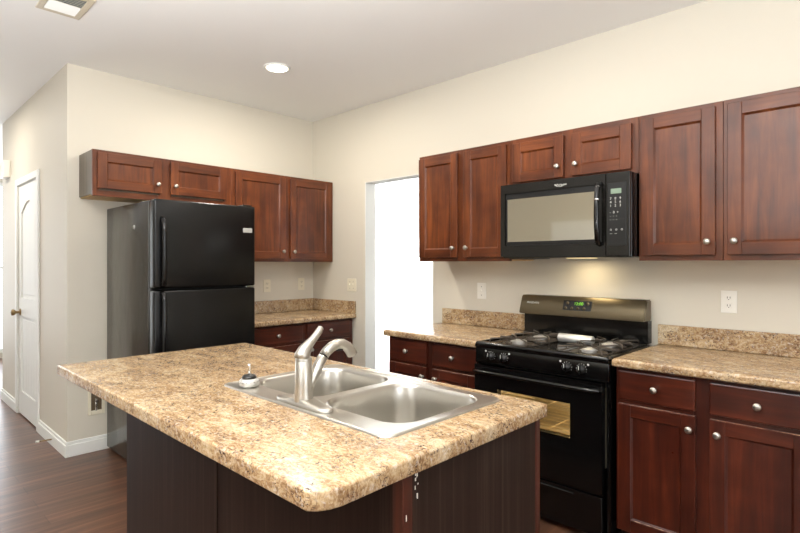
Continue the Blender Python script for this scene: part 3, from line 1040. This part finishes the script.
# oven door with window
WX0, WX1, WZ0, WZ1 = 2.540, 2.962, 0.498, 0.668
dZ0, dZ1 = 0.262, 0.790
bm = bmesh.new()
for a_, b_ in (((RX0 + 0.003, dZ0), (WX0, dZ1)), ((WX1, dZ0), (RX1 - 0.028, dZ1)), ((WX0, dZ0), (WX1, WZ0)), ((WX0, WZ1), (WX1, dZ1))):
    bx(bm, (a_[0], -0.655, a_[1]), (b_[0], -0.6165, b_[1]))
od = obj('oven_door', bm, BLACK, rg)
bm = bmesh.new()
prism(bm, rrect(WX0 + 0.001, WX1 - 0.001, WZ0 + 0.001, WZ1 - 0.001, 0.012, 4), -0.652, -0.649, lambda a_, b_, c: (a_, c, b_))
obj('window', bm, OVGLASS, od, 'tinted oven window')
bm = bmesh.new()
hx0, hx1 = RX0 + 0.012, RX1 - 0.035
tube(bm, [(hx0, -0.654, 0.756), (hx0 + 0.004, -0.678, 0.757), (hx0 + 0.03, -0.690, 0.757)] + [(hx0 + 0.03 + (hx1 - hx0 - 0.06) * k / 10, -0.690, 0.757) for k in range(1, 11)] + [(hx1 - 0.004, -0.678, 0.757), (hx1, -0.654, 0.756)], 0.011, 12)
obj('handle', bm, BLACK, od)
bm = bmesh.new()
bx(bm, (RX0 + 0.003, -0.653, 0.060), (RX1 - 0.028, -0.6165, 0.252), 0.004, 2)
dw = obj('drawer', bm, BLACK, rg)
obj('pull_lip', box((2.56, -0.662, 0.226), (2.98, -0.6535, 0.236), 0.002), BLACK, dw)
# lit oven cavity with racks
bm = bmesh.new()
cx0, cx1, cz0, cz1 = 2.45, 3.10, 0.36, 0.75
for a_, b_ in (((cx0, -0.60, cz0), (cx1, -0.10, cz0 + 0.01)), ((cx0, -0.60, cz1 - 0.01), (cx1, -0.10, cz1)), ((cx0, -0.11, cz0 + 0.01), (cx1, -0.10, cz1 - 0.01)), ((cx0, -0.60, cz0 + 0.01), (cx0 + 0.01, -0.11, cz1 - 0.01)), ((cx1 - 0.01, -0.60, cz0 + 0.01), (cx1, -0.11, cz1 - 0.01))):
    bx(bm, a_, b_)
obj('oven_cavity', bm, LINER, rg, 'tan enamel oven cavity')
for z in (0.47, 0.60):
    bm = bmesh.new()
    for k in range(9):
        y = -0.585 + 0.455 * k / 8
        tube(bm, [(cx0 + 0.012, y, z), (cx1 - 0.012, y, z)], 0.003, 6)
    for k in range(3):
        x = cx0 + 0.03 + k * (cx1 - cx0 - 0.06) / 2
        tube(bm, [(x, -0.585, z + 0.004), (x, -0.13, z + 0.004)], 0.0022, 6)
    obj('oven_rack', bm, RACK, rg)
l = bpy.data.lights.new('oven_lamp', 'POINT'); l.energy = 16; l.color = (1.0, 0.92, 0.78); l.shadow_soft_size = 0.02
o = bpy.data.objects.new('oven_lamp', l); COL.objects.link(o); o.location = (3.04 - 2.777, -0.3 + 0.33, 0.70 - ZF); o.parent = rg
# burners and grates
for gx, gy in ((2.575, -0.49), (2.575, -0.235), (2.985, -0.49), (2.985, -0.235)):
    bm = bmesh.new(); lathe(bm, [(0.085, 0.9032), (0.090, 0.907), (0.086, 0.908), (0.05, 0.9035), (0.0, 0.9035)], (gx, gy, 0), 'z', 32)
    bu = obj('burner', bm, IRON, rg)
    bm = bmesh.new(); lathe(bm, [(0.036, 0.904), (0.036, 0.914), (0.046, 0.916), (0.046, 0.921), (0.040, 0.925), (0.0, 0.926)], (gx, gy, 0), 'z', 28)
    obj('burner_cap', bm, ALU, bu, 'pale metal burner cap', smooth=50)
    bm = bmesh.new()
    hs = 0.118; zt = 0.936; rr_ = 0.0042
    for sx, sy in ((1, 0), (-1, 0), (0, 1), (0, -1)):
        tube(bm, [(gx + sx * 0.034, gy + sy * 0.034, zt), (gx + sx * hs, gy + sy * hs, zt), (gx + sx * (hs + 0.006), gy + sy * (hs + 0.004), 0.908)], rr_, 8)
    rt_ = [(gx - hs, gy - hs, 0.910), (gx + hs, gy - hs, 0.910), (gx + hs, gy + hs, 0.910), (gx - hs, gy + hs, 0.910)]
    for k in range(4):
        tube(bm, [rt_[k], rt_[(k + 1) % 4]], rr_, 8)
        c = Vector(rt_[k]); mid = Vector((gx, gy, zt))
        d_ = (mid - c); d_.z = 0; d_.normalize()
        tube(bm, [c, (c.x + d_.x * 0.008, c.y + d_.y * 0.008, zt), (c.x + d_.x * 0.115, c.y + d_.y * 0.115, zt)], rr_, 8)
    obj('grate', bm, IRON, rg)
# shiny rolled piece at the middle back of the cooktop
bm = bmesh.new()
tube(bm, [(2.700, -0.255, 0.930), (2.704, -0.255, 0.930), (2.905, -0.265, 0.930), (2.909, -0.265, 0.930)], [0.020, 0.025, 0.025, 0.020], 18)
vc = obj('vent_cover', bm, ALU, rg, 'shiny metal cover at the middle of the cooktop', smooth=50)

# ------------------------------------------------------------------ microwave
mw = thing('microwave_oven', 'black over-the-range microwave hung under the short cabinet', 'microwave', (2.787, -0.2, 1.386))
MX0, MX1, MZ0, MZ1 = 2.410, 3.162, 1.386, 1.8205
obj('case', box((MX0, -0.395, MZ0 + 0.004), (MX1, -0.003, MZ1), 0.003), BLACK, mw)
bm = bmesh.new()
MD = 3.040
wx0, wx1, wz0, wz1 = 2.440, 3.022, 1.462, 1.768
for a_, b_ in (((MX0, MZ0 + 0.012), (wx0, MZ1)), ((wx1, MZ0 + 0.012), (MD, MZ1)), ((wx0, MZ0 + 0.012), (wx1, wz0)), ((wx0, wz1), (wx1, MZ1))):
    bx(bm, (a_[0], -0.420, a_[1]), (b_[0], -0.3955, b_[1]))
md = obj('door', bm, MWFACE, mw)
obj('window_frame', box((wx0 + 0.001, -0.412, wz0 + 0.001), (wx1 - 0.001, -0.3956, wz1 - 0.001)), BLKPLAST, md)
obj('window', box((wx0 + 0.014, -0.4145, wz0 + 0.022), (wx1 - 0.042, -0.4122, wz1 - 0.034)), MWGLASS, md, 'mirror-like window')
bm = bmesh.new()
hp = [(3.012, -0.4205, 1.770), (3.012, -0.446, 1.765), (3.012, -0.456, 1.735), (3.012, -0.462, 1.66), (3.012, -0.464, 1.61), (3.012, -0.462, 1.55), (3.012, -0.452, 1.480), (3.012, -0.440, 1.462), (3.012, -0.4205, 1.458)]
tube(bm, hp, 0.0135, 14)
hn = obj('handle', bm, BLACK, md)
for z in (1.755, 1.690):
    bm = bmesh.new()
    yy = -0.4485 if z > 1.72 else -0.4595
    tube(bm, [(3.012, yy, z), (3.012, yy - 0.0005, z - 0.010)], 0.0143, 14)
    obj('handle_band', bm, CHROME, hn, 'chrome band on the handle')
obj('control_panel', box((MD + 0.003, -0.420, MZ0 + 0.012), (MX1, -0.3955, MZ1), 0.002), MWFACE, mw)
kp = obj('keypad', box((MD + 0.012, -0.4222, 1.448), (MX1 - 0.016, -0.4203, 1.768), 0.001), BLKPLAST, mw)
obj('display', box((3.069, -0.4232, 1.712), (3.122, -0.4223, 1.738)), LCD, kp, 'grey-green display')
text('key_digits', '7   8   9\n4   5   6\n1   2   3', 0.018, (3.064, -0.4223, 1.682), ROTR, LABEL, kp, 'pale key lettering', space=1.0)
text('key_letters', '-  0  +\n-  -  -\n-  -  -', 0.018, (3.064, -0.4223, 1.612), ROTR, LABEL, kp, space=1.0)
text('key_symbols', 'o   o   o\n--  --', 0.020, (3.064, -0.4223, 1.525), ROTR, LABEL, kp, space=1.0)
text('logo', 'Whirlpool', 0.0168, (2.757, -0.4202, 1.783), ROTR, LABEL, md, 'pale maker name lettering')
bm = bmesh.new()
tube(bm, [(2.789 + 0.024 * math.cos(R(a_)), -0.4206, 1.787 + 0.009 * math.sin(R(a_))) for a_ in range(150, 391, 20)], 0.0009, 6)
obj('logo_swoosh', bm, LABEL, md)
obj('vent_grille', box((MX0 + 0.02, -0.36, MZ0), (2.56, -0.10, MZ0 + 0.0038)), BLKPLAST, mw)
obj('lamp_lens', box((2.72, -0.20, MZ0), (2.86, -0.10, MZ0 + 0.0038)), emit('lit_lamp_lens', (255, 226, 170), 0.9), mw, 'lit cooktop lamp lens')
area_l = area('cooktop_lamp', (2.79 - 2.787, -0.15 + 0.2, -0.006), (0, 0, 0), 0.12, 0.08, 0.9, (1.0, 0.82, 0.52)); area_l.parent = mw


# ------------------------------------------------------------------ wall plates
def wall_plate(name, F, u, z, w_, label, cat, kind, mat=PLATE):
    t = thing(name, label, cat, F(u, 0.0, z))
    obj('cover_plate', box(F(u - w_ / 2, 0.0005, z - 0.057), F(u + w_ / 2, 0.006, z + 0.057), 0.002, 2), mat, t)
    if kind == 'duplex':
        for dz in (0.02, -0.02):
            s_ = obj('socket', box(F(u - 0.015, 0.0062, z + dz - 0.014), F(u + 0.015, 0.008, z + dz + 0.014), 0.002, 2), mat, t)
            bm = bmesh.new()
            for du in (-0.006, 0.006):
                bx(bm, F(u + du - 0.0012, 0.0081, z + dz - 0.003), F(u + du + 0.0012, 0.0086, z + dz + 0.007))
            bx(bm, F(u - 0.002, 0.0081, z + dz - 0.010), F(u + 0.002, 0.0086, z + dz - 0.006))
            obj('slot', bm, SLOT, s_)
    else:
        offs = (-0.023, 0.023) if kind == 'double' else (0,)
        for du in offs:
            obj('toggle', box(F(u + du - 0.005, 0.0062, z - 0.002), F(u + du + 0.005, 0.016, z + 0.012), 0.002), mat, t)
            bm = bmesh.new()
            for dz in (0.03, -0.03):
                bx(bm, F(u + du - 0.0025, 0.0061, z + dz - 0.0025), F(u + du + 0.0025, 0.0068, z + dz + 0.0025))
            obj('screw', bm, SLOT, t)
    return t


wall_plate('light_switch', FR, 0.575, 1.165, 0.118, 'ivory double toggle switch plate beside the doorway', 'light switch', 'double')
wall_plate('light_switch', FR, 1.981, 1.163, 0.074, 'ivory single switch plate on the wall between doorway and range', 'light switch', 'single', PLATE_W)
wall_plate('power_outlet', FR, 3.503, 1.162, 0.072, 'white duplex outlet on the wall right of the range', 'outlet', 'duplex', PLATE_W)
wall_plate('power_outlet', FL, -0.515, 1.157, 0.072, 'pale outlet on the corner wall nearer the refrigerator', 'outlet', 'duplex', PLATE)
wall_plate('power_outlet', FL, -0.142, 1.163, 0.072, 'pale outlet on the corner wall nearer the corner', 'outlet', 'duplex', PLATE)

# water supply box low on the wall left of the refrigerator
wb = thing('water_supply_box', 'ivory water supply box with valve low on the wall by the refrigerator', 'supply box', (0, -1.93, 0.38))
bm = bmesh.new()
by0, by1, bz0, bz1 = -1.955, -1.846, 0.285, 0.470
for a_, b_ in (((by0, bz0), (by0 + 0.02, bz1)), ((by1 - 0.02, bz0), (by1, bz1)), ((by0 + 0.02, bz0), (by1 - 0.02, bz0 + 0.03)), ((by0 + 0.02, bz1 - 0.02), (by1 - 0.02, bz1))):
    bx(bm, (0.0006, a_[0], a_[1]), (0.008, b_[0], b_[1]), 0.002)
obj('frame', bm, PLATE, wb)
obj('recess', box((0.0004, by0 + 0.02, bz0 + 0.03), (0.0016, by1 - 0.02, bz1 - 0.02)), M('shadowed_brown_recess', (92, 76, 54), 0.7).m, wb)
bm = bmesh.new()
tube(bm, [(0.012, -1.905, 0.316), (0.012, -1.905, 0.40)], 0.008, 12); tube(bm, [(0.012, -1.905, 0.385), (0.034, -1.905, 0.385)], 0.011, 12)
obj('valve', bm, CHROME, wb)
